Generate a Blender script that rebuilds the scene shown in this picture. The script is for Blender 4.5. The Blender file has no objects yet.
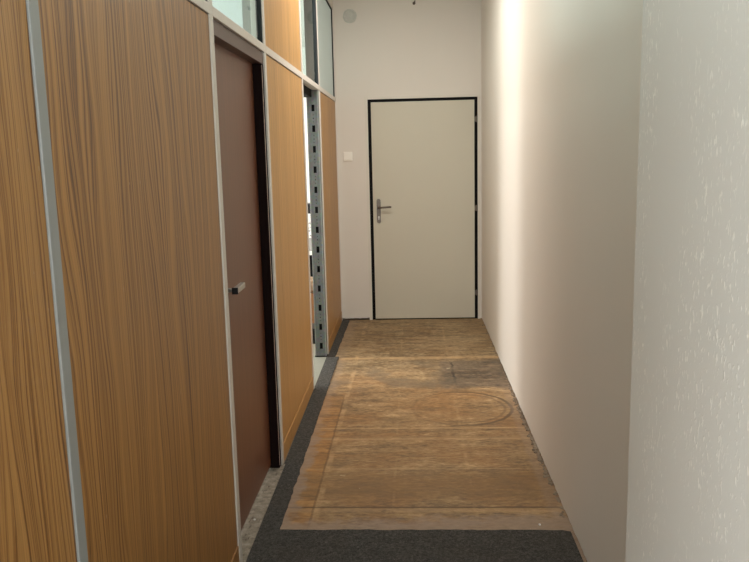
import bpy, bmesh, math, random
from mathutils import Vector, Matrix, noise as mnoise
random.seed(7)
C = bpy.context.scene.collection
SC = bpy.context.scene

# ------------------------------------------------------------------ node helpers
class NT:
    def __init__(s, name):
        m = bpy.data.materials.new(name); m.use_nodes = True
        s.m = m; s.t = m.node_tree; s.n = s.t.nodes; s.l = s.t.links
        s.b = s.n['Principled BSDF']; s.out = s.n['Material Output']
        s._xyz = None; s._co = None
    def put(s, sock, v):
        if v is None: return
        if isinstance(v, bpy.types.NodeSocket): s.l.new(v, sock)
        elif isinstance(v, (tuple, list)) and sock.type == 'RGBA': sock.default_value = (*v[:3], 1)
        else: sock.default_value = v
    def co(s):
        if s._co is None: s._co = s.n.new('ShaderNodeTexCoord').outputs['Object']
        return s._co
    def xyz(s):
        if s._xyz is None:
            q = s.n.new('ShaderNodeSeparateXYZ'); s.l.new(s.co(), q.inputs[0]); s._xyz = q.outputs
        return s._xyz
    def math(s, op, a, b=None, c=None, clamp=False):
        q = s.n.new('ShaderNodeMath'); q.operation = op; q.use_clamp = clamp
        s.put(q.inputs[0], a)
        if b is not None: s.put(q.inputs[1], b)
        if c is not None: s.put(q.inputs[2], c)
        return q.outputs[0]
    def vec(s, x, y, z):
        q = s.n.new('ShaderNodeCombineXYZ')
        for i, v in enumerate((x, y, z)): s.put(q.inputs[i], v)
        return q.outputs[0]
    def scaled(s, sx, sy, sz, off=(0, 0, 0)):
        q = s.n.new('ShaderNodeMapping'); s.l.new(s.co(), q.inputs[0])
        q.inputs['Scale'].default_value = (sx, sy, sz); q.inputs['Location'].default_value = off
        return q.outputs[0]
    def noise(s, vec=None, scale=1, detail=4, rough=.55, dist=0):
        q = s.n.new('ShaderNodeTexNoise'); s.l.new(vec if vec is not None else s.co(), q.inputs['Vector'])
        q.inputs['Scale'].default_value = scale; q.inputs['Detail'].default_value = detail
        q.inputs['Roughness'].default_value = rough; q.inputs['Distortion'].default_value = dist
        return q.outputs['Fac']
    def ss(s, x, a, b, lo=0., hi=1.):
        q = s.n.new('ShaderNodeMapRange'); q.interpolation_type = 'SMOOTHSTEP'
        s.put(q.inputs[0], x); q.inputs[1].default_value = a; q.inputs[2].default_value = b
        q.inputs[3].default_value = lo; q.inputs[4].default_value = hi
        return q.outputs[0]
    def mix(s, f, a, b, mode='MIX'):
        q = s.n.new('ShaderNodeMix'); q.data_type = 'RGBA'; q.blend_type = mode
        s.put(q.inputs['Factor'], f); s.put(q.inputs['A'], a); s.put(q.inputs['B'], b)
        return q.outputs['Result']
    def ramp(s, f, stops):
        q = s.n.new('ShaderNodeValToRGB'); r = q.color_ramp
        while len(r.elements) < len(stops): r.elements.new(.5)
        for e, (p, c) in zip(r.elements, stops): e.position = p; e.color = (*c, 1)
        s.put(q.inputs[0], f); return q.outputs[0]
    def bump(s, h, strength=.3, dist=.002):
        q = s.n.new('ShaderNodeBump'); q.inputs['Strength'].default_value = strength
        q.inputs['Distance'].default_value = dist; s.l.new(h, q.inputs['Height'])
        s.l.new(q.outputs[0], s.b.inputs['Normal'])
    def fin(s, col=None, rough=None, metal=None, spec=None):
        s.put(s.b.inputs['Base Color'], col); s.put(s.b.inputs['Roughness'], rough)
        s.put(s.b.inputs['Metallic'], metal); s.put(s.b.inputs['Specular IOR Level'], spec)
        return s.m
def srgb(r, g, b):
    return tuple(((c/255)/12.92 if c/255 <= .04045 else ((c/255+.055)/1.055)**2.4) for c in (r, g, b))

def plain(name, rgb, rough=.5, metal=0., spec=.5, var=.06, vs=30, bump=0., bs=200):
    n = NT(name); c = srgb(*rgb)
    f = n.noise(scale=vs, detail=3)
    col = n.mix(f, tuple(x*(1-var) for x in c), tuple(min(1, x*(1+var)) for x in c))
    if bump: n.bump(n.noise(scale=bs, detail=2), bump, .001)
    return n.fin(col, rough, metal, spec)

def wood_laminate(name, lo, mid, hi, off, rough=.42):
    n = NT(name)
    X, Y, Z = n.xyz()
    Yo = n.math('ADD', Y, off)
    big = n.noise(n.vec(n.math('MULTIPLY', Yo, 3.2), 0., n.math('MULTIPLY', Z, .55)), 1, 2)
    med = n.noise(n.vec(n.math('MULTIPLY', Yo, 12), 3., n.math('MULTIPLY', Z, 1.6)), 1, 3)
    w = n.math('ADD', n.math('MULTIPLY', big, .27), n.math('MULTIPLY', med, .03))
    u = n.math('ADD', Yo, w)
    ring = n.noise(n.vec(n.math('MULTIPLY', u, 125), 0., n.math('MULTIPLY', Z, .22)), 1, 3, .62)
    ring2 = n.noise(n.vec(n.math('MULTIPLY', u, 270), 5., n.math('MULTIPLY', Z, .9)), 1, 2, .5)
    fib = n.noise(n.vec(n.math('MULTIPLY', Yo, 520), 0., n.math('MULTIPLY', Z, 11)), 1, 2, .6)
    v = n.math('ADD', n.math('MULTIPLY', ring, .56), n.math('ADD', n.math('MULTIPLY', ring2, .28), n.math('MULTIPLY', fib, .16)))
    col = n.ramp(v, [(.40, srgb(*lo)), (.465, srgb(*mid)), (.525, srgb(*hi)), (.62, srgb(*[min(255, c*1.09) for c in hi]))])
    # small pale scuffs
    sc = n.ss(n.noise(n.scaled(1, 70, 28, (3, 1, 2)), 1, 2, .5), .735, .78)
    col = n.mix(n.math('MULTIPLY', sc, .35), col, srgb(205, 185, 160))
    n.bump(v, .05, .0006)
    return n.fin(col, n.ss(fib, .3, .7, rough-.05, rough+.06), 0, .45)

M = {}
M['teak'] = wood_laminate('teak_laminate', (98, 62, 34), (150, 103, 55), (173, 125, 70), 0.0)
M['teak_b'] = wood_laminate('teak_laminate_near', (110, 70, 38), (154, 107, 58), (178, 131, 76), 3.7)
M['teak_c'] = wood_laminate('teak_laminate_golden', (156, 113, 62), (186, 139, 80), (197, 151, 92), 7.3)
M['teak_d'] = wood_laminate('teak_laminate_end', (142, 98, 50), (170, 123, 66), (182, 135, 76), 11.9)

def brown_door():
    n = NT('brown_door_veneer'); X, Y, Z = n.xyz()
    a = n.noise(n.vec(n.math('MULTIPLY', Y, 55), 0., n.math('MULTIPLY', Z, .8)), 1, 4, .6)
    b = n.noise(n.scaled(1, 2, 1.2), 1, 2)
    col = n.mix(a, srgb(90, 50, 33), srgb(132, 84, 60))
    col = n.mix(n.math('MULTIPLY', b, .35), col, srgb(134, 90, 66))
    sc = n.ss(n.noise(n.scaled(1, 34, 14, (1, 6, 9)), 1, 2, .5), .72, .78)
    low = n.ss(Z, .9, .3)
    col = n.mix(n.math('MULTIPLY', n.math('MULTIPLY', sc, low), .45), col, srgb(170, 130, 105))
    return n.fin(col, .38, 0, .5)
M['brown_door'] = brown_door()
M['brown_frame'] = plain('brown_frame_paint', (92, 68, 60), .4, 0, .5, .1, 40)
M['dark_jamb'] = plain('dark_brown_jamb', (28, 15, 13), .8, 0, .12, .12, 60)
M['worn_edge'] = plain('worn_pale_edge', (190, 165, 150), .5, 0, .4, .25, 60)
def aluminium(name, rgb):
    n = NT(name)
    f = n.noise(n.scaled(40, 40, 3), 1, 3); sc = n.ss(n.noise(n.scaled(30, 60, 12), 1, 3), .66, .72)
    c = srgb(*rgb)
    col = n.mix(f, tuple(x*.9 for x in c), tuple(min(1, x*1.08) for x in c))
    col = n.mix(n.math('MULTIPLY', sc, .35), col, tuple(x*.55 for x in c))
    return n.fin(col, .5, .12, .5)
M['alu'] = aluminium('anodised_aluminium', (222, 214, 205))
M['alu_shaded'] = aluminium('shaded_aluminium', (158, 160, 158))  # darker copy of the aluminium: shading of the near posts put into colour
M['gasket'] = plain('black_rubber', (14, 14, 15), .6, 0, .3)
M['black_gap'] = plain('black_door_seal', (10, 10, 10), .7, 0, .2)

def glass(name, tint, gl=.10):
    n = NT(name); n.n.remove(n.b)
    tr = n.n.new('ShaderNodeBsdfTransparent'); tr.inputs[0].default_value = (*tint, 1)
    g = n.n.new('ShaderNodeBsdfGlossy'); g.inputs['Roughness'].default_value = .03
    ge = n.n.new('ShaderNodeNewGeometry'); vm = n.n.new('ShaderNodeVectorMath'); vm.operation = 'DOT_PRODUCT'
    n.l.new(ge.outputs['Incoming'], vm.inputs[0]); n.l.new(ge.outputs['Normal'], vm.inputs[1])
    c = n.math('ABSOLUTE', vm.outputs['Value'])
    fr = n.math('MULTIPLY_ADD', n.math('POWER', n.math('SUBTRACT', 1., c), 5.), .75, .05)   # thin pane: reflect on the outer face only
    fr = n.math('MULTIPLY', fr, n.math('SUBTRACT', 1., ge.outputs['Backfacing']))
    mx = n.n.new('ShaderNodeMixShader'); n.l.new(fr, mx.inputs[0])
    n.l.new(tr.outputs[0], mx.inputs[1]); n.l.new(g.outputs[0], mx.inputs[2]); n.l.new(mx.outputs[0], n.out.inputs[0])
    return n.m
M['glass'] = glass('clear_glass', (.84, .94, .925))
def frosted(name, rgb, fac):
    n = NT(name)
    f = n.noise(scale=6, detail=2); c = srgb(*rgb)
    n.fin(n.mix(f, tuple(x*.95 for x in c), tuple(x*1.03 for x in c)), .3, 0, .5)
    tr = n.n.new('ShaderNodeBsdfTranslucent'); tr.inputs[0].default_value = (*c, 1)
    mx = n.n.new('ShaderNodeMixShader'); mx.inputs[0].default_value = fac
    n.l.new(n.b.outputs[0], mx.inputs[1]); n.l.new(tr.outputs[0], mx.inputs[2]); n.l.new(mx.outputs[0], n.out.inputs[0])
    return n.m
M['frosted'] = frosted('frosted_glass', (196, 202, 198), .45)

def wall_paint(name, rgb, rough=.7, var=.03):
    n = NT(name); c = srgb(*rgb)
    f = n.noise(scale=1.3, detail=3); g = n.noise(scale=230, detail=2)
    col = n.mix(f, tuple(x*(1-var) for x in c), tuple(min(1, x*(1+var)) for x in c))
    n.bump(g, .12, .001)
    return n.fin(col, rough, 0, .35)
M['wall'] = wall_paint('cream_wall_paint', (229, 222, 212))
M['wall_white'] = wall_paint('white_wall_paint', (236, 236, 232))
M['wall_grey'] = wall_paint('grey_concrete_paint', (150, 155, 155))
M['ceiling'] = wall_paint('ceiling_paint', (225, 223, 218))

def pier_paint():
    n = NT('roller_textured_white_paint'); c = srgb(216, 215, 210)
    lg = n.noise(n.scaled(1, 3, 2), 1, 3)
    fl = n.noise(n.scaled(1, 165, 80), 1, 2, .5)
    clus = n.noise(n.scaled(1, 11, 3.2, (2, 5, 1)), 1, 2)
    h = n.math('MULTIPLY', n.ss(fl, .575, .70), n.ss(clus, .36, .56))
    fine = n.noise(n.scaled(1, 240, 150), 1, 2)
    col = n.mix(lg, tuple(x*.95 for x in c), tuple(min(1, x*1.02) for x in c))
    col = n.mix(n.math('MULTIPLY', h, .65), col, srgb(250, 248, 241))
    hh = n.math('ADD', n.math('MULTIPLY', h, 1.), n.math('MULTIPLY', fine, .18))
    n.bump(hh, .5, .0014)
    return n.fin(col, .45, 0, .5)
M['pier'] = pier_paint()

def floor_mat():
    n = NT('worn_brown_hardboard_floor'); X, Y, Z = n.xyz()
    wob = n.math('SUBTRACT', n.noise(scale=9, detail=4), .5)
    wob2 = n.math('SUBTRACT', n.noise(n.scaled(1, 1, 1, (4, 7, 0)), 14, 4), .5)
    big = n.noise(n.scaled(1, 1, 1, (0, 2, 0)), 1.7, 5, .6)
    med = n.noise(n.scaled(5, 16, 1), 1, 7, .72)
    fine = n.noise(n.scaled(26, 60, 1), 1, 5, .7)
    v = n.math('ADD', n.math('MULTIPLY', big, .25), n.math('ADD', n.math('MULTIPLY', med, .42), n.math('MULTIPLY', fine, .33)))
    col = n.ramp(v, [(.40, srgb(88, 68, 46)), (.47, srgb(128, 102, 70)), (.53, srgb(150, 123, 88)), (.61, srgb(184, 156, 118))])
    warm = n.ss(n.noise(n.scaled(2.2, 3.4, 1, (7, 1, 0)), 1, 5, .6), .42, .62)
    col = n.mix(n.math('MULTIPLY', warm, .45), col, n.mix(fine, srgb(104, 72, 40), srgb(166, 120, 70)))
    blot = n.ss(n.noise(n.scaled(3.2, 5.5, 1, (3, 8, 0)), 1, 6, .7), .52, .66)
    col = n.mix(n.math('MULTIPLY', blot, .5), col, n.mix(fine, srgb(76, 60, 42), srgb(122, 100, 72)))
    # greyer, dirtier boards towards the far door
    far = n.ss(n.math('ADD', Y, n.math('MULTIPLY', wob, .5)), 4.7, 5.6)
    col = n.mix(n.math('MULTIPLY', far, .5), col, n.mix(n.ss(v, .42, .60), srgb(84, 72, 54), srgb(162, 146, 118)))
    # orange, darker glue-soaked left border board
    lb = n.ss(n.math('ADD', X, n.math('MULTIPLY', wob2, .03)), -.44, -.46)
    lbn = n.math('MULTIPLY', lb, n.ss(Y, 5.0, 4.4))
    col = n.mix(n.math('MULTIPLY', lbn, .55), col, n.mix(n.ss(med, .38, .62), srgb(112, 76, 36), srgb(172, 124, 68)))
    # darker band near the front
    bnd = n.math('MULTIPLY', n.ss(n.math('ADD', Y, n.math('MULTIPLY', wob, .16)), 3.60, 3.52), n.ss(n.math('ADD', Y, n.math('MULTIPLY', wob, .16)), 3.22, 3.30))
    col = n.mix(n.math('MULTIPLY', bnd, .50), col, n.mix(med, srgb(84, 62, 38), srgb(134, 104, 66)))
    def line(coord, pos, w, amp=.012, src=wob):
        d = n.math('ABSOLUTE', n.math('SUBTRACT', n.math('ADD', coord, n.math('MULTIPLY', src, amp)), pos))
        return n.ss(d, w, w*.25)
    br = n.ss(n.noise(scale=11, detail=5, rough=.7), .30, .52)
    br2 = n.ss(n.noise(n.scaled(1, 1, 1, (9, 3, 0)), 6, 5, .7), .42, .62)
    def add(mask, colr, amt, broken=True):
        nonlocal col
        k = n.math('MULTIPLY', mask, amt)
        if broken: k = n.math('MULTIPLY', k, br)
        col = n.mix(k, col, colr)
    pale = srgb(190, 158, 116); dark = srgb(82, 60, 38)
    for y, w, a in ((5.69, .045, .5), (4.17, .014, .42), (4.01, .03, .36), (3.15, .03, .3), (3.60, .012, .25)):
        add(line(Y, y, w), pale, a)
    add(line(Y, 3.18, .010, .006), dark, .85, False)
    add(line(Y, 4.02, .006, .006), dark, .4)
    for x, w, a in ((-.435, .022, .45), (.255, .012, .25), (-.10, .009, .15)):
        add(n.math('MULTIPLY', line(X, x, w, .02), br2), pale, a)
    add(n.math('MULTIPLY', line(X, -.452, .008, .01), n.ss(Y, 4.9, 4.6)), dark, .5)
    # dark square stain and the black stroke on it
    bx = n.math('ADD', X, n.math('MULTIPLY', wob2, .10)); by = n.math('ADD', Y, n.math('MULTIPLY', wob, .22))
    stain = n.math('MULTIPLY', n.math('MULTIPLY', n.ss(bx, .15, .22), n.ss(by, 4.88, 4.98)), n.ss(by, 5.66, 5.58))
    col = n.mix(n.math('MULTIPLY', stain, .8), col, n.mix(n.ss(v, .42, .60), srgb(64, 56, 48), srgb(122, 107, 90)))
    stroke = n.math('MULTIPLY', line(X, .275, .014, .05), n.math('MULTIPLY', n.ss(Y, 4.95, 5.05), n.ss(Y, 5.6, 5.5)))
    add(stroke, srgb(48, 42, 38), .7)
    # greyish scuffs on the left at the same distance
    st2 = n.math('MULTIPLY', n.math('MULTIPLY', n.ss(by, 4.75, 5.0), n.ss(by, 5.7, 5.5)), n.ss(n.noise(scale=3.1, detail=4), .47, .62))
    col = n.mix(n.math('MULTIPLY', st2, .55), col, srgb(104, 92, 76))
    chips = n.ss(n.noise(n.scaled(7, 9, 1, (5, 0, 0)), 1, 4), .70, .74)
    col = n.mix(n.math('MULTIPLY', chips, .5), col, srgb(196, 180, 150))
    # ring left by a round pot
    dx = n.math('DIVIDE', n.math('SUBTRACT', X, .285), .30); dy = n.math('DIVIDE', n.math('SUBTRACT', Y, 4.52), .31)
    rr = n.math('SQRT', n.math('ADD', n.math('MULTIPLY', dx, dx), n.math('MULTIPLY', dy, dy)))
    rr = n.math('ADD', rr, n.math('MULTIPLY', wob, .05))
    side = n.ss(X, .05, .42, .25, 1.)
    ring = n.math('ADD', n.ss(n.math('ABSOLUTE', n.math('SUBTRACT', rr, 1.)), .055, .015), n.math('MULTIPLY', n.ss(n.math('ABSOLUTE', n.math('SUBTRACT', rr, .86)), .05, .01), .5))
    add(n.math('MULTIPLY', ring, side), srgb(84, 66, 48), .8, False)
    # pinkish-grey glue residue beside the carpet, ragged inner edge
    e1 = n.ss(n.math('ADD', X, n.math('MULTIPLY', wob2, .16)), -.500, -.560)
    e1 = n.math('MULTIPLY', e1, n.ss(Y, 4.5, 3.9, .35, 1.))
    slope = n.math('MULTIPLY', X, .07)
    e2 = n.ss(n.math('SUBTRACT', n.math('ADD', Y, n.math('MULTIPLY', wob2, .2)), slope), 3.115, 3.025)
    e3 = n.math('MULTIPLY', n.ss(n.math('ADD', X, n.math('MULTIPLY', wob2, .06)), .555, .585), n.ss(Y, 5.2, 4.6))
    e = n.math('MAXIMUM', n.math('MAXIMUM', e1, e2), n.math('MULTIPLY', e3, .4))
    col = n.mix(n.math('MULTIPLY', e, n.ss(med, .36, .60, .55, .92)), col, n.mix(fine, srgb(116, 100, 88), srgb(160, 141, 126)))
    # white dust specks
    dots = n.ss(n.noise(n.scaled(55, 55, 1, (2, 2, 0)), 1, 2), .765, .79)
    col = n.mix(n.math('MULTIPLY', dots, .35), col, srgb(215, 200, 175))
    col = n.mix(1., col, (1.28, 1.25, 1.2), 'MULTIPLY')
    n.bump(v, .25, .002)
    return n.fin(col, n.ss(med, .3, .7, .5, .72), 0, .35)
M['floor'] = floor_mat()

def carpet_mat():
    n = NT('charcoal_needlefelt_carpet')
    a = n.noise(scale=260, detail=3, rough=.8); b = n.noise(scale=90, detail=4, rough=.7); c = n.noise(scale=3, detail=2)
    v = n.math('ADD', n.math('MULTIPLY', a, .5), n.math('MULTIPLY', b, .5))
    col = n.ramp(v, [(.36, srgb(46, 44, 42)), (.5, srgb(74, 72, 69)), (.60, srgb(100, 97, 92)), (.7, srgb(134, 129, 121))])
    col = n.mix(n.ss(c, .4, .7, 0, .2), col, srgb(84, 76, 68))
    n.bump(v, .8, .004)
    return n.fin(col, .95, 0, .1)
M['carpet'] = carpet_mat()
M['vinyl'] = plain('pale_grey_vinyl', (140, 140, 128), .6, 0, .4, .10, 18)
def threshold_mat():
    n = NT('worn_grey_sill'); f = n.noise(scale=35, detail=5, rough=.7); g = n.noise(n.scaled(90, 20, 90), 1, 4)
    col = n.ramp(f, [(.3, srgb(112, 101, 88)), (.5, srgb(146, 135, 120)), (.68, srgb(172, 161, 146))])
    col = n.mix(n.ss(g, .6, .72), col, srgb(92, 78, 64)); n.bump(f, .3, .001)
    return n.fin(col, .6, 0, .3)
M['sill'] = threshold_mat()
M['door_cream'] = plain('cream_door_paint', (208, 202, 184), .45, 0, .4, .015, 2)
M['frame_white'] = plain('off_white_frame_paint', (226, 220, 208), .45, 0, .4, .02, 8)
M['steel'] = plain('satin_steel', (118, 110, 102), .42, .6, .5, .06, 60)
M['chrome'] = plain('worn_chrome', (190, 186, 180), .3, .6, .5, .08, 60)
def galv(nm, lo, hi):
    n = NT(nm); v = n.n.new('ShaderNodeTexVoronoi'); v.inputs['Scale'].default_value = 60
    n.l.new(n.co(), v.inputs['Vector']); f = n.noise(n.scaled(30, 30, 5), 1, 4)
    col = n.mix(f, srgb(*lo), srgb(*hi)); col = n.mix(.12, col, v.outputs['Color'], 'OVERLAY')
    return n.fin(col, .45, .45, .5)
M['galv'] = galv('galvanised_steel', (84, 88, 87), (120, 124, 122)); M['galv_light'] = galv('galvanised_steel_edge', (112, 116, 115), (148, 152, 150))
M['dark_sheet'] = plain('dark_grey_sheet_steel', (32, 37, 41), .6, .0, .4, .06, 10)
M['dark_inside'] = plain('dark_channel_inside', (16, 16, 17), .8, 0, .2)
M['plastic_white'] = plain('white_plastic', (248, 243, 232), .35, 0, .5, .02, 20)
M['plaster'] = plain('rough_plaster', (206, 205, 196), .85, 0, .2, .12, 60, .5, 120)
M['crumb'] = plain('plaster_crumbs', (150, 134, 116), .9, 0, .2, .6, 60)
M['scrap'] = plain('white_scrap', (245, 243, 238), .7, 0, .3, .02)
M['board'] = plain('brown_cardboard', (150, 112, 78), .8, 0, .2, .08, 12)
M['black_plastic'] = plain('black_plastic', (22, 22, 24), .45, 0, .4, .1)
M['melamine'] = plain('white_melamine', (236, 234, 228), .4, 0, .4, .02)
M['grey_box'] = plain('grey_card', (160, 158, 156), .7, 0, .3, .05)
M['beige_bag'] = plain('beige_paper_bag', (172, 156, 138), .8, 0, .2, .1, 20)
def printed():
    n = NT('printed_white_packaging'); a = n.noise(n.scaled(30, 30, 60), 1, 3)
    return n.fin(n.mix(n.ss(a, .56, .60), srgb(234, 232, 228), srgb(150, 148, 148)), .5, 0, .4)
M['printed'] = printed()

# ------------------------------------------------------------------ mesh helpers
def bx(bm, x0, x1, y0, y1, z0, z1, bev=0.):
    t = bmesh.new(); bmesh.ops.create_cube(t, size=1)
    for v in t.verts:
        v.co = Vector((x0+(v.co.x+.5)*(x1-x0), y0+(v.co.y+.5)*(y1-y0), z0+(v.co.z+.5)*(z1-z0)))
    if bev: bmesh.ops.bevel(t, geom=t.edges[:], offset=bev, segments=2, profile=.6, affect='EDGES')
    me = bpy.data.meshes.new('t'); t.to_mesh(me); t.free(); bm.from_mesh(me); bpy.data.meshes.remove(me)
def cyl(bm, p, q, r, n=20, bev=0.):
    p, q = Vector(p), Vector(q); t = bmesh.new()
    bmesh.ops.create_cone(t, cap_ends=True, segments=n, radius1=r, radius2=r, depth=(q-p).length)
    if bev: bmesh.ops.bevel(t, geom=[e for e in t.edges if abs(e.verts[0].co.z-e.verts[1].co.z) < 1e-6], offset=bev, segments=2, affect='EDGES')
    Mx = Matrix.Translation((p+q)/2) @ (q-p).to_track_quat('Z', 'Y').to_matrix().to_4x4()
    bmesh.ops.transform(t, matrix=Mx, verts=t.verts)
    me = bpy.data.meshes.new('t'); t.to_mesh(me); t.free(); bm.from_mesh(me); bpy.data.meshes.remove(me)
def empty(name, loc=(0, 0, 0)):
    o = bpy.data.objects.new(name, None); o.empty_display_size = .1; C.objects.link(o); o.location = loc; return o
def obj(name, bm, mat, parent=None, smooth=False):
    """link bm (given in world coordinates) as ONE mesh object"""
    me = bpy.data.meshes.new(name)
    off = Vector((0, 0, 0)); q = parent
    while q is not None: off += Vector(q.location); q = q.parent
    for v in bm.verts: v.co -= off
    bmesh.ops.recalc_face_normals(bm, faces=bm.faces[:]); bm.to_mesh(me); bm.free()
    if smooth:
        for f in me.polygons: f.use_smooth = True
    me.materials.append(mat)
    o = bpy.data.objects.new(name, me); C.objects.link(o); o.parent = parent; return o
def boxes(name, mat, parent, *bb, bev=.0):
    bm = bmesh.new()
    for b in bb: bx(bm, *b, bev=bev)
    return obj(name, bm, mat, parent)
def tag(o, label, cat, kind=None, group=None):
    o['label'] = label; o['category'] = cat
    if kind: o['kind'] = kind
    if group: o['group'] = group
    return o

XL, XR, YB, CZ = -.668, .6345, 7.076, 2.96
# ------------------------------------------------------------------ floor, ceiling, walls
bm = bmesh.new(); bx(bm, -.672, .80, 2.0, 7.40, -.12, 0)
tag(obj('floor', bm, M['floor']), 'worn brown hardboard floor of the corridor with glue stains and a ring mark', 'floor', 'structure')
bm = bmesh.new(); bx(bm, -4.6, -.672, 2.0, 10.7, -.12, -.002)
tag(obj('floor_side', bm, M['vinyl']), 'pale grey floor of the side room seen through the narrow opening', 'floor', 'structure')
bm = bmesh.new(); bx(bm, -3.2, .80, -3.2, 2.0, -.12, 0)
tag(obj('floor_near', bm, M['vinyl']), 'floor below the camera at the near end of the corridor', 'floor', 'structure')
bm = bmesh.new(); bx(bm, -4.6, .80, -3.2, 10.7, CZ, CZ+.1)
tag(obj('ceiling', bm, M['ceiling']), 'plain pale ceiling above the corridor', 'ceiling', 'structure')

# right wall: lower edge ends a little above the floor with a ragged, broken line
def ragged_wall(p0, p1, thick, z1, amp, seed, base=.008, nseg=260):
    """vertical slab from p0 to p1 whose lower edge is broken off unevenly"""
    bm = bmesh.new(); p0, p1 = Vector(p0), Vector(p1); d = p1-p0
    nrm = Vector(thick); rows = []
    for i in range(nseg+1):
        t = i/nseg; p = p0+d*t
        k = mnoise.noise(Vector((t*d.length*9, seed, 0)))*.6+mnoise.noise(Vector((t*d.length*33, seed, 4)))*.5
        z = max(.0015, base+amp*k)
        rows.append([bm.verts.new((p.x, p.y, z)), bm.verts.new((p.x, p.y, z1)), bm.verts.new((p.x+nrm.x, p.y+nrm.y, z)), bm.verts.new((p.x+nrm.x, p.y+nrm.y, z1))])
    for a, b in zip(rows, rows[1:]):
        bm.faces.new((a[0], b[0], b[1], a[1])); bm.faces.new((a[2], a[3], b[3], b[2]))
        bm.faces.new((a[0], a[2], b[2], b[0])); bm.faces.new((a[1], b[1], b[3], a[3]))
    for r in (rows[0], rows[-1]): bm.faces.new((r[0], r[1], r[3], r[2]))
    return bm
wr = obj('wall_right', ragged_wall((XR, .9), (XR, YB+.12), (.14, 0), CZ, .012, 2., .010), M['wall'])
tag(wr, 'long plain cream wall on the right side of the corridor', 'wall', 'structure')
# pier with roller texture, close to the camera on the right
PX, PY = .38, 1.331
bm = bmesh.new(); bx(bm, PX, .79, -3.2, PY, 0, CZ, .003)
tag(obj('wall_pier', bm, M['pier']), 'bright white roller-textured wall corner nearest the viewer at the right edge', 'wall', 'structure')
# back wall, with the door opening
DX0, DX1, DH = -.383, .600, 2.02
wb = empty('wall_back', (0, YB, 0)); tag(wb, 'pale end wall around the cream door', 'wall', 'structure')
FX0, FX1, FH = DX0-.028, DX1+.022, DH+.026
obj('wall_surface', ragged_wall((-.70, YB), (FX0, YB), (0, .14), CZ, .014, 9., .018, 60), M['wall'], wb)
boxes('wall_surface', M['wall'], wb, (FX0, FX1, YB, YB+.14, FH, CZ), (FX1, .70, YB, YB+.14, .004, CZ))

# door at the end
d2 = empty('door_2', ((DX0+DX1)/2, YB, 0)); tag(d2, 'flat cream door outlined in black at the end of the corridor', 'door', 'structure')
boxes('door_frame', M['frame_white'], d2, (FX0, DX0, YB-.004, YB+.13, 0, FH), (DX1, FX1, YB-.004, YB+.13, 0, FH), (DX0, DX1, YB-.004, YB+.13, DH, FH))
boxes('door_seal', M['black_gap'], d2, (DX0, -.350, YB+.012, YB+.06, 0, DH), (.572, DX1, YB+.012, YB+.06, 0, DH), (-.35, .572, YB+.012, YB+.06, DH-.03, DH), (-.35, .572, YB+.012, YB+.06, 0, .012))
leaf = boxes('door_leaf', M['door_cream'], d2, (-.354, .5715, YB+.004, YB+.047, .011, 1.994), bev=.002)
for z in (1.824, 1.029, .247):
    bm = bmesh.new(); cyl(bm, (.588, YB+.002, z-.026), (.588, YB+.002, z-.001), .008, 14, .002); cyl(bm, (.588, YB+.002, z+.001), (.588, YB+.002, z+.026), .008, 14, .002)
    bx(bm, .573, .588, YB+.0, YB+.012, z-.018, z+.018)
    obj('hinge', bm, M['steel'], d2)
# lever handle on a long rounded plate
bm = bmesh.new(); hx = -.303; n = 14; ring = []
for s in range(2*n):
    a = math.pi*s/(n-1) if s < n else math.pi+math.pi*(s-n)/(n-1)
    cz = 1.112 if s < n else .925
    ring.append((hx+.0185*math.cos(a), cz+.0185*math.sin(a)))
f0 = [bm.verts.new((x, YB+.004, z)) for x, z in ring]; f1 = [bm.verts.new((hx+(x-hx)*.86, YB-.007, z+(.002 if z < 1 else -.002))) for x, z in ring]
bm.faces.new(f1); bm.faces.new(f0[::-1])
for i in range(len(ring)): bm.faces.new((f0[i], f0[(i+1) % len(ring)], f1[(i+1) % len(ring)], f1[i]))
hp = obj('handle_plate', bm, M['steel'], d2)
bm = bmesh.new(); cyl(bm, (hx, YB-.004, 1.052), (hx, YB-.05, 1.052), .0095, 18, .002); cyl(bm, (hx-.006, YB-.047, 1.052), (hx+.118, YB-.047, 1.057), .0085, 18, .004)
obj('handle', bm, M['steel'], d2, True)
bm = bmesh.new(); cyl(bm, (hx, YB-.004, .965), (hx, YB-.013, .965), .0085, 16, .001); bx(bm, hx-.004, hx+.004, YB-.012, YB-.003, .940, .965)
obj('lock_cylinder', bm, M['chrome'], d2, False)

# ------------------------------------------------------------------ left partition
wl = empty('wall_left', (XL, 0, 0)); tag(wl, 'wood-laminate partition wall with aluminium posts along the left side', 'wall', 'structure')
PF = XL-.003                                 # panel face
yA, yB, yC, yD, yE = 1.405, 2.688, 3.667, 4.913, 5.832
RZ0, RZ1, TZ0, TZ1 = 2.008, 2.042, 2.80, 2.835
def post(y, w, z1=CZ, m='alu', d=.055):
    boxes('post', M[m], wl, (XL-d, XL+.002, y-w/2, y+w/2, 0, z1), bev=.0025)
for y, w, m, d in ((yA-1.27, .036, 'alu_shaded', .055), (yA, .037, 'alu_shaded', .055), (yB, .046, 'alu', .055), (yC, .040, 'alu', .055), (yD, .040, 'alu', .055), (yE, .034, 'alu', .02), (7.056, .04, 'alu', .055)): post(y, w, CZ, m, d)
def rail(y0, y1, z0, z1): boxes('rail', M['alu'], wl, (XL-.05, XL+.0025, y0, y1, z0, z1), bev=.002)
bays = [(yA-1.252, yA-.0185), (yA+.0185, yB-.023), (yB+.023, yC-.02), (yC+.02, yD-.02), (yD+.02, yE-.017), (yE+.017, 7.036)]
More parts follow.
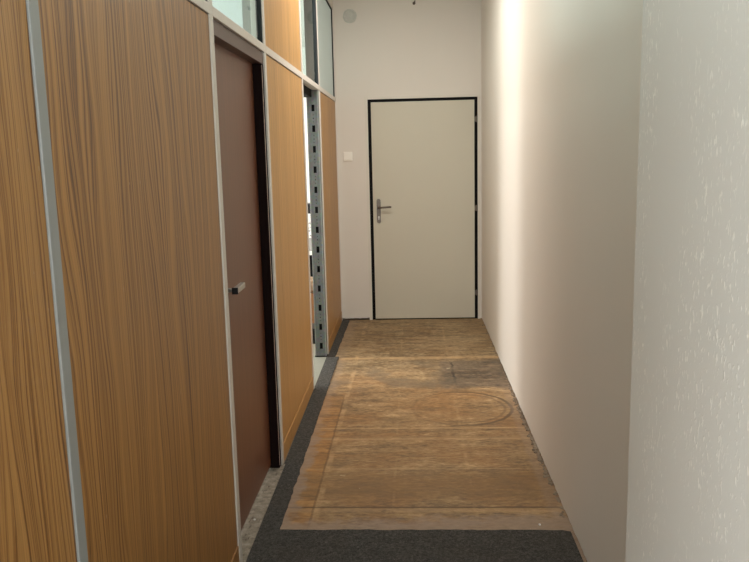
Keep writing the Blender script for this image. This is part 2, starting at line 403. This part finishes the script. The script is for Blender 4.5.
for y0, y1 in bays:
    rail(y0, y1, RZ0, RZ1); rail(y0, y1, TZ0, TZ1)
    boxes('header_panel', M['wall'], wl, (PF-.03, PF, y0, y1, TZ1, CZ))
def panel(y0, y1, z0, z1, m, skirt=True):
    boxes('wood_panel', m, wl, (PF-.03, PF, y0+.002, y1-.002, z0+(.096 if skirt else .003), z1-.004))
    boxes('panel_gasket', M['gasket'], wl, (PF-.028, PF-.002, y0, y1, z1-.006, z1))
    if skirt: boxes('skirting', m, wl, (PF-.03, PF+.0035, y0+.001, y1-.001, .002, .0945), bev=.0015)
panel(*bays[0], 0, RZ0, M['teak_b']); panel(*bays[1], 0, RZ0, M['teak'])
panel(*bays[3], 0, RZ0, M['teak_c']); panel(*bays[5], 0, RZ0, M['teak_d'])
panel(*bays[3], RZ1, TZ0, M['teak_c'], False)
# glazed bays above the rail
def transom(i, bay, label, gm):
    y0, y1 = bay
    w = empty('window_%d' % i, (XL, (y0+y1)/2, RZ1)); tag(w, label, 'window', 'structure')
    boxes('pane', gm, w, (PF-.016, PF-.011, y0+.006, y1-.006, RZ1+.005, TZ0-.005))
    g = .010
    boxes('pane_gasket', M['gasket'], w, (PF-.026, PF-.001, y0, y0+g, RZ1, TZ0), (PF-.026, PF-.001, y1-g, y1, RZ1, TZ0),
          (PF-.026, PF-.001, y0+g, y1-g, RZ1, RZ1+.004), (PF-.026, PF-.001, y0+g, y1-g, TZ0-g, TZ0))
transom(1, bays[1], 'glass pane above the wide teak panel nearest the viewer', M['glass'])
transom(2, bays[2], 'pale blue-green glass pane above the dark brown door', M['glass'])
transom(3, bays[4], 'glass pane above the narrow opening with the slotted steel upright', M['glass'])
transom(4, bays[5], 'grey frosted glass pane beside the end wall', M['frosted'])
transom(5, bays[0], 'glass pane above the leftmost teak panel', M['glass'])

# brown door in the second bay
y0, y1 = bays[2]
d1 = empty('door_1', (XL, (y0+y1)/2, 0)); tag(d1, 'dark brown wooden door set into the left partition', 'door', 'structure')
boxes('frame_head', M['brown_frame'], d1, (XL-.06, XL-.006, y0, y1, 1.952, RZ0-.004), bev=.002)
boxes('frame_gasket', M['gasket'], d1, (XL-.055, XL-.012, y0, y1, RZ0-.004, RZ0))
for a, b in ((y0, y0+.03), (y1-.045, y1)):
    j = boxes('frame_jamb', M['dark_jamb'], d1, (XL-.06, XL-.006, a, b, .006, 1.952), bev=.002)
# pale worn edge of the far jamb: uneven strip
bm = bmesh.new(); last = None
for k in range(160):
    z = .02+k*1.925/159; w = .006+.005*mnoise.noise(Vector((z*14, 3, 0)))+.003*mnoise.noise(Vector((z*50, 1, 0)))
    c = [bm.verts.new((XL-.0052, y1-.045, z)), bm.verts.new((XL-.0052, y1-.045+max(.001, w), z)), bm.verts.new((XL-.0068, y1-.045+max(.001, w), z)), bm.verts.new((XL-.0068, y1-.0452, z))]
    if last:
        for i in range(4): bm.faces.new((last[i], last[(i+1) % 4], c[(i+1) % 4], c[i]))
    else: bm.faces.new(c)
    last = c
bm.faces.new(last); obj('worn_edge', bm, M['worn_edge'], j)
leaf1 = boxes('door_leaf', M['brown_door'], d1, (XL-.092, XL-.050, y0+.03, y1-.044, .022, 1.953), bev=.001)
hy, hz = y0+.135, 1.035; hX = XL-.050
bm = bmesh.new(); bx(bm, hX-.001, hX+.008, hy-.022, hy+.022, hz-.022, hz+.022, .002); cyl(bm, (hX, hy, hz), (hX+.05, hy, hz), .0085, 16)
bx(bm, hX+.038, hX+.058, hy-.012, hy+.125, hz-.011, hz+.011, .003)
obj('handle', bm, M['chrome'], d1)
boxes('handle_end', M['gasket'], d1, (hX+.0365, hX+.0595, hy-.0165, hy-.010, hz-.0125, hz+.0125), bev=.001)
bm = bmesh.new(); bx(bm, XL-.10, XL+.012, yB+.023, y1+.012, -.003, .005, .001)
tag(obj('trim_1', bm, M['sill']), 'worn grey sill strip on the floor under the dark brown door', 'threshold', 'structure')
# head board of the narrow opening
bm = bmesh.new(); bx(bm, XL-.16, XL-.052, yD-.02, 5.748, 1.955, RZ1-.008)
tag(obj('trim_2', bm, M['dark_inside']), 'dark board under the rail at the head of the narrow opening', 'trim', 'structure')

# ------------------------------------------------------------------ galvanised slotted upright
UX0, UX1, UY = -.760, -.673, 5.762
up = empty('slotted_upright', ((UX0+UX1)/2, UY+.03, 0))
tag(up, 'galvanised slotted steel upright standing in the narrow opening of the left partition', 'upright')
bm = bmesh.new()
slots = []
for k in range(13):
    zc = .085+.1495*k
    slots.append((zc-.024, zc+.024))
sx0, sx1 = -.724, -.702
zs = [0.0]
for a, b in slots: zs += [a, b]
zs.append(2.033); xs = [UX0+.008, sx0, sx1, UX1-.008]
grid = {}
for i, x in enumerate(xs):
    for j, z in enumerate(zs): grid[i, j] = bm.verts.new((x, UY, z))
for i in range(3):
    for j in range(len(zs)-1):
        if i == 1 and j % 2 == 1: continue
        bm.faces.new((grid[i, j], grid[i+1, j], grid[i+1, j+1], grid[i, j+1]))
ex = bmesh.ops.extrude_face_region(bm, geom=bm.faces[:])
for v in [g for g in ex['geom'] if isinstance(g, bmesh.types.BMVert)]: v.co.y += .0025
obj('slotted_face', bm, M['galv'], up)
for a, b in ((UX0, UX0+.009), (UX1-.009, UX1)):
    boxes('flange', M['galv_light'], up, (a, b, UY-.004, UY+.055, 0, 2.033), bev=.002)
boxes('channel_back', M['dark_inside'], up, (UX0+.009, UX1-.009, UY+.03, UY+.05, 0, 2.033))
for k in range(12):                           # small round punched dots between the slots
    zc = .085+.1495*k+.07475
    for dz, r in ((-.025, .0028), (0, .004), (.025, .0028)):
        bm = bmesh.new(); cyl(bm, (-.713, UY-.0006, zc+dz), (-.713, UY+.002, zc+dz), r, 10)
        obj('punched_hole', bm, M['dark_inside'], up)
boxes('foot_plate', M['dark_inside'], up, (UX0-.004, UX1+.006, UY-.008, UY+.06, 0, .006), bev=.001)
boxes('upper_sleeve', M['dark_sheet'], up, (UX0+.006, UX1+.002, UY-.004, UY+.055, 2.036, CZ-.002), bev=.002)

# ------------------------------------------------------------------ carpet
def edge_poly(pts, z0, z1, name, amp=.004, seed=0, step=.03):
    """carpet slab from an outline; edges cut a little unevenly"""
    out = []
    for (a, b, rag) in zip(pts, pts[1:]+pts[:1], RAG):
        a, b = Vector(a), Vector(b); n = max(1, int((b-a).length/step)) if rag else 1
        nm = Vector((-(b-a).y, (b-a).x)).normalized()
        for i in range(n):
            p = a.lerp(b, i/n)
            if rag and i > 0:
                p += nm*amp*(mnoise.noise(Vector((p.x*14+seed, p.y*14, 1)))+.8*mnoise.noise(Vector((p.x*45+seed, p.y*45, 2))))
            out.append(p)
    bm = bmesh.new()
    lo = [bm.verts.new((p.x, p.y, z0)) for p in out]; hi = [bm.verts.new((p.x, p.y, z1)) for p in out]
    bm.faces.new(hi); bm.faces.new(lo[::-1])
    for i in range(len(out)):
        k = (i+1) % len(out); bm.faces.new((lo[i], lo[k], hi[k], hi[i]))
    return bm
RAG = [0, 0, 0, 1, 1, 0, 0, 0, 0]
bm = edge_poly([(XL+.014, 1.2), (XR-.012, 1.2), (XR-.012, 2.95), (.590, 2.962), (-.568, 2.966), (-.578, 5.735), (-.672, 5.735), (-.662, 3.66), (XL+.014, 3.66)], .0005, .006, 'carpet', .006, 3)
tag(obj('carpet', bm, M['carpet']), 'charcoal carpet across the front of the floor with a strip running along the left wall', 'carpet')
RAG = [0, 1, 0, 0]
bm = edge_poly([(XL+.004, 5.755), (-.606, 5.755), (-.598, YB-.004), (XL+.004, YB-.004)], .0005, .006, 'carpet_offcut', .005, 8)
tag(obj('carpet_offcut', bm, M['carpet']), 'narrow charcoal carpet offcut in the far left corner beside the last wood panel', 'carpet')

# ------------------------------------------------------------------ small fittings on the end wall
sw = empty('light_switch', (-.571, YB, 1.52)); tag(sw, 'square white light switch on the end wall left of the cream door', 'light switch')
boxes('switch_plate', M['plastic_white'], sw, (-.612, -.530, YB-.012, YB, 1.479, 1.561), bev=.004)
boxes('rocker', M['plastic_white'], sw, (-.599, -.543, YB-.017, YB-.011, 1.492, 1.548), bev=.002)
# rough plaster patch
bm = bmesh.new(); pc = Vector((-.520, YB, 2.742)); nr, na = 12, 48; rows = []
for i in range(nr+1):
    r = .062*i/nr; row = []
    for a in range(na):
        t = 2*math.pi*a/na; rr = r*(1+.08*mnoise.noise(Vector((math.cos(t)*2, math.sin(t)*2, 5))))
        x, z = pc.x+rr*math.cos(t), pc.z+rr*math.sin(t)
        h = .0035+.010*max(0, mnoise.noise(Vector((x*38, 0, z*38))))+.006*math.exp(-((i/nr-.8)/.13)**2)*(1+mnoise.noise(Vector((x*60, 4, z*60))))
        if i == nr: h = -.001
        row.append(bm.verts.new((x, YB-h, z)))
        if i == 0: break
    rows.append(row)
for a in range(na): bm.faces.new((rows[0][0], rows[1][a], rows[1][(a+1) % na]))
for i in range(1, nr):
    for a in range(na): bm.faces.new((rows[i][a], rows[i+1][a], rows[i+1][(a+1) % na], rows[i][(a+1) % na]))
tag(obj('plaster_patch', bm, M['plaster'], None, True), 'round rough plaster patch high on the left of the end wall', 'plaster patch')
hk = empty('wall_hook', (.047, YB, 2.832)); tag(hk, 'small dark hook high on the end wall above the cream door', 'hook')
bm = bmesh.new(); cyl(bm, (.047, YB+.004, 2.832), (.047, YB-.02, 2.832), .006, 12); cyl(bm, (.047, YB-.018, 2.830), (.056, YB-.024, 2.850), .005, 12, .001); obj('hook', bm, M['steel'], hk, True)
bm = bmesh.new(); cyl(bm, (.047, YB+.002, 2.832), (.047, YB-.004, 2.832), .013, 20, .001); obj('hook_plate', bm, M['steel'], hk, True)

# crumbs along the foot of the right wall
bm = bmesh.new()
def crumb(bm, x, y, s, z=0):
    t = bmesh.new(); bmesh.ops.create_icosphere(t, subdivisions=1, radius=s)
    for v in t.verts:
        v.co *= 1+.5*random.uniform(-1, 1)*.7; v.co.z = max(-s*.35, v.co.z*.75)
    rot = Matrix.Rotation(random.uniform(0, 6.3), 4, 'Z'); bmesh.ops.transform(t, matrix=Matrix.Translation((x, y, z+s*.3)) @ rot, verts=t.verts)
    me = bpy.data.meshes.new('t'); t.to_mesh(me); t.free(); bm.from_mesh(me); bpy.data.meshes.remove(me)
for k in range(420):
    y = random.triangular(3.05, 5.2, 4.1) if k % 5 else random.uniform(3.0, 6.9)
    x = XR-.003-abs(random.gauss(0, .0075))
    crumb(bm, x, y, random.choice((.002, .003, .004, .006, .008, .010)))
tag(obj('plaster_crumbs', bm, M['crumb']), 'crumbled plaster debris along the foot of the right wall', 'debris', 'stuff')
for nm, x, y, z, lab in (('paint_chip', .510, 3.017, 0, 'tiny white paint chip on the brown floor at the front right'), ('paint_chip', -.690, 3.05, .005, 'tiny white paint chip on the grey sill of the dark brown door')):
    bm = bmesh.new(); crumb(bm, x, y, .0055, z); tag(obj(nm, bm, M['scrap']), lab, 'paint chip')

# ------------------------------------------------------------------ side room behind the partition
def st(name, lab, cat, mat, *bb):
    bm = bmesh.new()
    for b in bb: bx(bm, *b)
    return tag(obj(name, bm, mat), lab, cat, 'structure')
st('wall_side_end', 'white end wall of the side room seen through the narrow opening', 'wall', M['wall_white'], (-4.6, -.70, 10.55, 10.7, 0, CZ))
st('wall_side_return', 'side room wall behind the cream door wall', 'wall', M['wall_white'], (-.84, -.70, YB+.005, 10.55, 0, CZ))
st('wall_side_cross', 'white cross wall of the room behind the dark brown door', 'wall', M['wall_white'], (-4.6, -.74, 4.93, 5.0, 0, CZ))
st('wall_side_near', 'wall at the near end of the room behind the partition', 'wall', M['wall_white'], (-4.6, -.74, .25, .35, 0, CZ))
wz0, wz1 = .85, 2.62
st('wall_side_outer', 'outer wall of the side rooms with window openings', 'wall', M['wall_white'],
   (-4.75, -4.6, .25, 10.7, 0, wz0), (-4.75, -4.6, .25, 10.7, wz1, CZ), (-4.75, -4.6, .25, 1.2, wz0, wz1), (-4.75, -4.6, 4.4, 5.55, wz0, wz1), (-4.75, -4.6, 10.3, 10.7, wz0, wz1))
st('column_side', 'grey column seen through the pane above the dark brown door', 'column', M['wall_grey'], (-.938, -.76, 4.5, 4.93, 0, CZ))
# near room behind the camera
st('wall_near_left', 'wall on the left behind the camera', 'wall', M['wall_white'], (-3.3, -3.2, -3.2, .35, 0, .7), (-3.3, -3.2, -3.2, .35, 2.5, CZ), (-3.3, -3.2, -3.2, -3.1, .7, 2.5), (-3.3, -3.2, -1.0, .35, .7, 2.5))
st('wall_near_return', 'short wall joining the partition behind the camera', 'wall', M['wall_white'], (-3.2, XL-.06, .12, .25, 0, CZ))
st('wall_front', 'wall behind the camera with a wide window opening', 'wall', M['wall_white'],
   (-3.3, .80, -3.35, -3.2, 0, .8), (-3.3, .80, -3.35, -3.2, 2.6, CZ), (-3.3, -1.3, -3.35, -3.2, .8, 2.6), (.25, .80, -3.35, -3.2, .8, 2.6))

# things glimpsed through the gap
tb = empty('side_table', (-1.2, 7.55, 0)); tag(tb, 'white table edge glimpsed through the gap beside the slotted upright', 'table')
boxes('tabletop', M['melamine'], tb, (-1.75, -.93, 7.45, 8.05, .575, .608), bev=.002)
for x in (-1.72, -.965):
    for y in (7.49, 8.02): boxes('leg', M['melamine'], tb, (x-.018, x+.018, y-.018, y+.018, -.004, .575))
pc_ = empty('computer_case', (-1.02, 7.6, 0)); tag(pc_, 'black box under the white table glimpsed through the gap', 'box')
boxes('case', M['black_plastic'], pc_, (-1.14, -.99, 7.62, 8.0, -.004, .565), bev=.004); boxes('front_panel', M['dark_inside'], pc_, (-1.135, -.995, 7.605, 7.62, .02, .55), bev=.003)
g1 = boxes('document_box', M['grey_box'], None, (-1.22, -.955, 7.52, 7.85, .608, .735), bev=.003); tag(g1, 'grey box lying on the white table behind the gap', 'box')
g2 = boxes('package', M['printed'], None, (-1.20, -.965, 7.54, 7.82, .735, .975), bev=.003); tag(g2, 'white printed package on the grey box behind the gap', 'package')
g3 = boxes('cassette_case', M['black_plastic'], None, (-1.18, -.97, 7.55, 7.8, .975, 1.068), bev=.004); tag(g3, 'black case on top of the white printed package behind the gap', 'case')
cb = empty('cardboard_box', (-.97, 7.1, 0)); tag(cb, 'brown cardboard box on the side room floor behind the gap', 'box')
boxes('carton', M['board'], cb, (-1.14, -.85, 6.98, 7.28, -.004, .27), bev=.002)
boxes('flap', M['board'], cb, (-1.14, -.85, 6.975, 6.980, .16, .272))
bm = bmesh.new(); bmesh.ops.create_icosphere(bm, subdivisions=4, radius=1)
for v in bm.verts:
    p = v.co.copy(); k = 1+.22*mnoise.noise(p*2.3)+.1*mnoise.noise(p*6)
    v.co = Vector((-.955+p.x*.10*k, 7.12+p.y*.11*k, .335+p.z*.075*k)); v.co.z = max(.271, v.co.z)
tag(obj('paper_bag', bm, M['beige_bag'], None, True), 'crumpled beige bag on the brown cardboard box behind the gap', 'bag')
b4 = boxes('floor_box', M['black_plastic'], None, (-.93, -.815, 6.18, 6.40, -.004, .125), bev=.006); tag(b4, 'small dark box low on the floor just behind the slotted upright', 'box')

# ------------------------------------------------------------------ lights
def area(name, loc, rot, sx, sy, power, col):
    l = bpy.data.lights.new(name, 'AREA'); l.shape = 'RECTANGLE'; l.size = sx; l.size_y = sy; l.energy = power; l.color = col
    o = bpy.data.objects.new(name, l); C.objects.link(o); o.location = loc; o.rotation_euler = rot; return o
R = math.radians
area('front_window_daylight', (-.53, -3.22, 1.7), (R(90), 0, 0), 1.5, 1.7, 70, (.95, .98, 1))
area('left_pier_fill', (-3.22, -2.05, 1.6), (R(90), 0, R(-90)), 2.0, 1.7, 128, (.95, .98, 1))          # added light that brightens the pier; no window known there
area('side_window_daylight', (-4.62, 6.25, 1.73), (R(90), 0, R(-90)), 1.35, 1.7, 120, (1, .99, .97))
area('far_side_window_daylight', (-4.62, 8.62, 1.73), (R(90), 0, R(-90)), 3.3, 1.7, 105, (1, .98, .96))       # faces +X
area('back_room_fill', (-4.62, 2.8, 1.73), (R(90), 0, R(-90)), 3.0, 1.7, 190, (.92, .98, 1))  # added to brighten the glass above the brown door; source unseen
area('corridor_lamp', (-.18, 5.0, CZ-.03), (0, 0, 0), .18, 1.3, 22, (1, .97, .91))
w = bpy.data.worlds.new('World'); SC.world = w; w.use_nodes = True
w.node_tree.nodes['Background'].inputs[0].default_value = (.8, .85, .9, 1); w.node_tree.nodes['Background'].inputs[1].default_value = .3

# ------------------------------------------------------------------ camera
pitch, yaw, roll, camh, fpx = .162098, -.0504584, -.0236545, 1.52888, 771.187
fw = Vector((math.sin(yaw)*math.cos(pitch), math.cos(yaw)*math.cos(pitch), -math.sin(pitch)))
r = fw.cross(Vector((0, 0, 1))).normalized(); u = r.cross(fw)
r2 = r*math.cos(roll)+u*math.sin(roll); u2 = -r*math.sin(roll)+u*math.cos(roll)
cam = bpy.data.cameras.new('camera'); co = bpy.data.objects.new('camera', cam); C.objects.link(co)
co.matrix_world = Matrix(((r2.x, u2.x, -fw.x, 0), (r2.y, u2.y, -fw.y, 0), (r2.z, u2.z, -fw.z, camh), (0, 0, 0, 1)))
cam.sensor_fit = 'HORIZONTAL'; cam.sensor_width = 36; cam.lens = fpx/749*36; cam.clip_start = .02
SC.camera = co
SC.view_settings.view_transform = 'Standard'; SC.view_settings.look = 'None'; SC.view_settings.gamma = 1
SC.view_settings.use_curve_mapping = False; SC.view_settings.exposure = 0.28
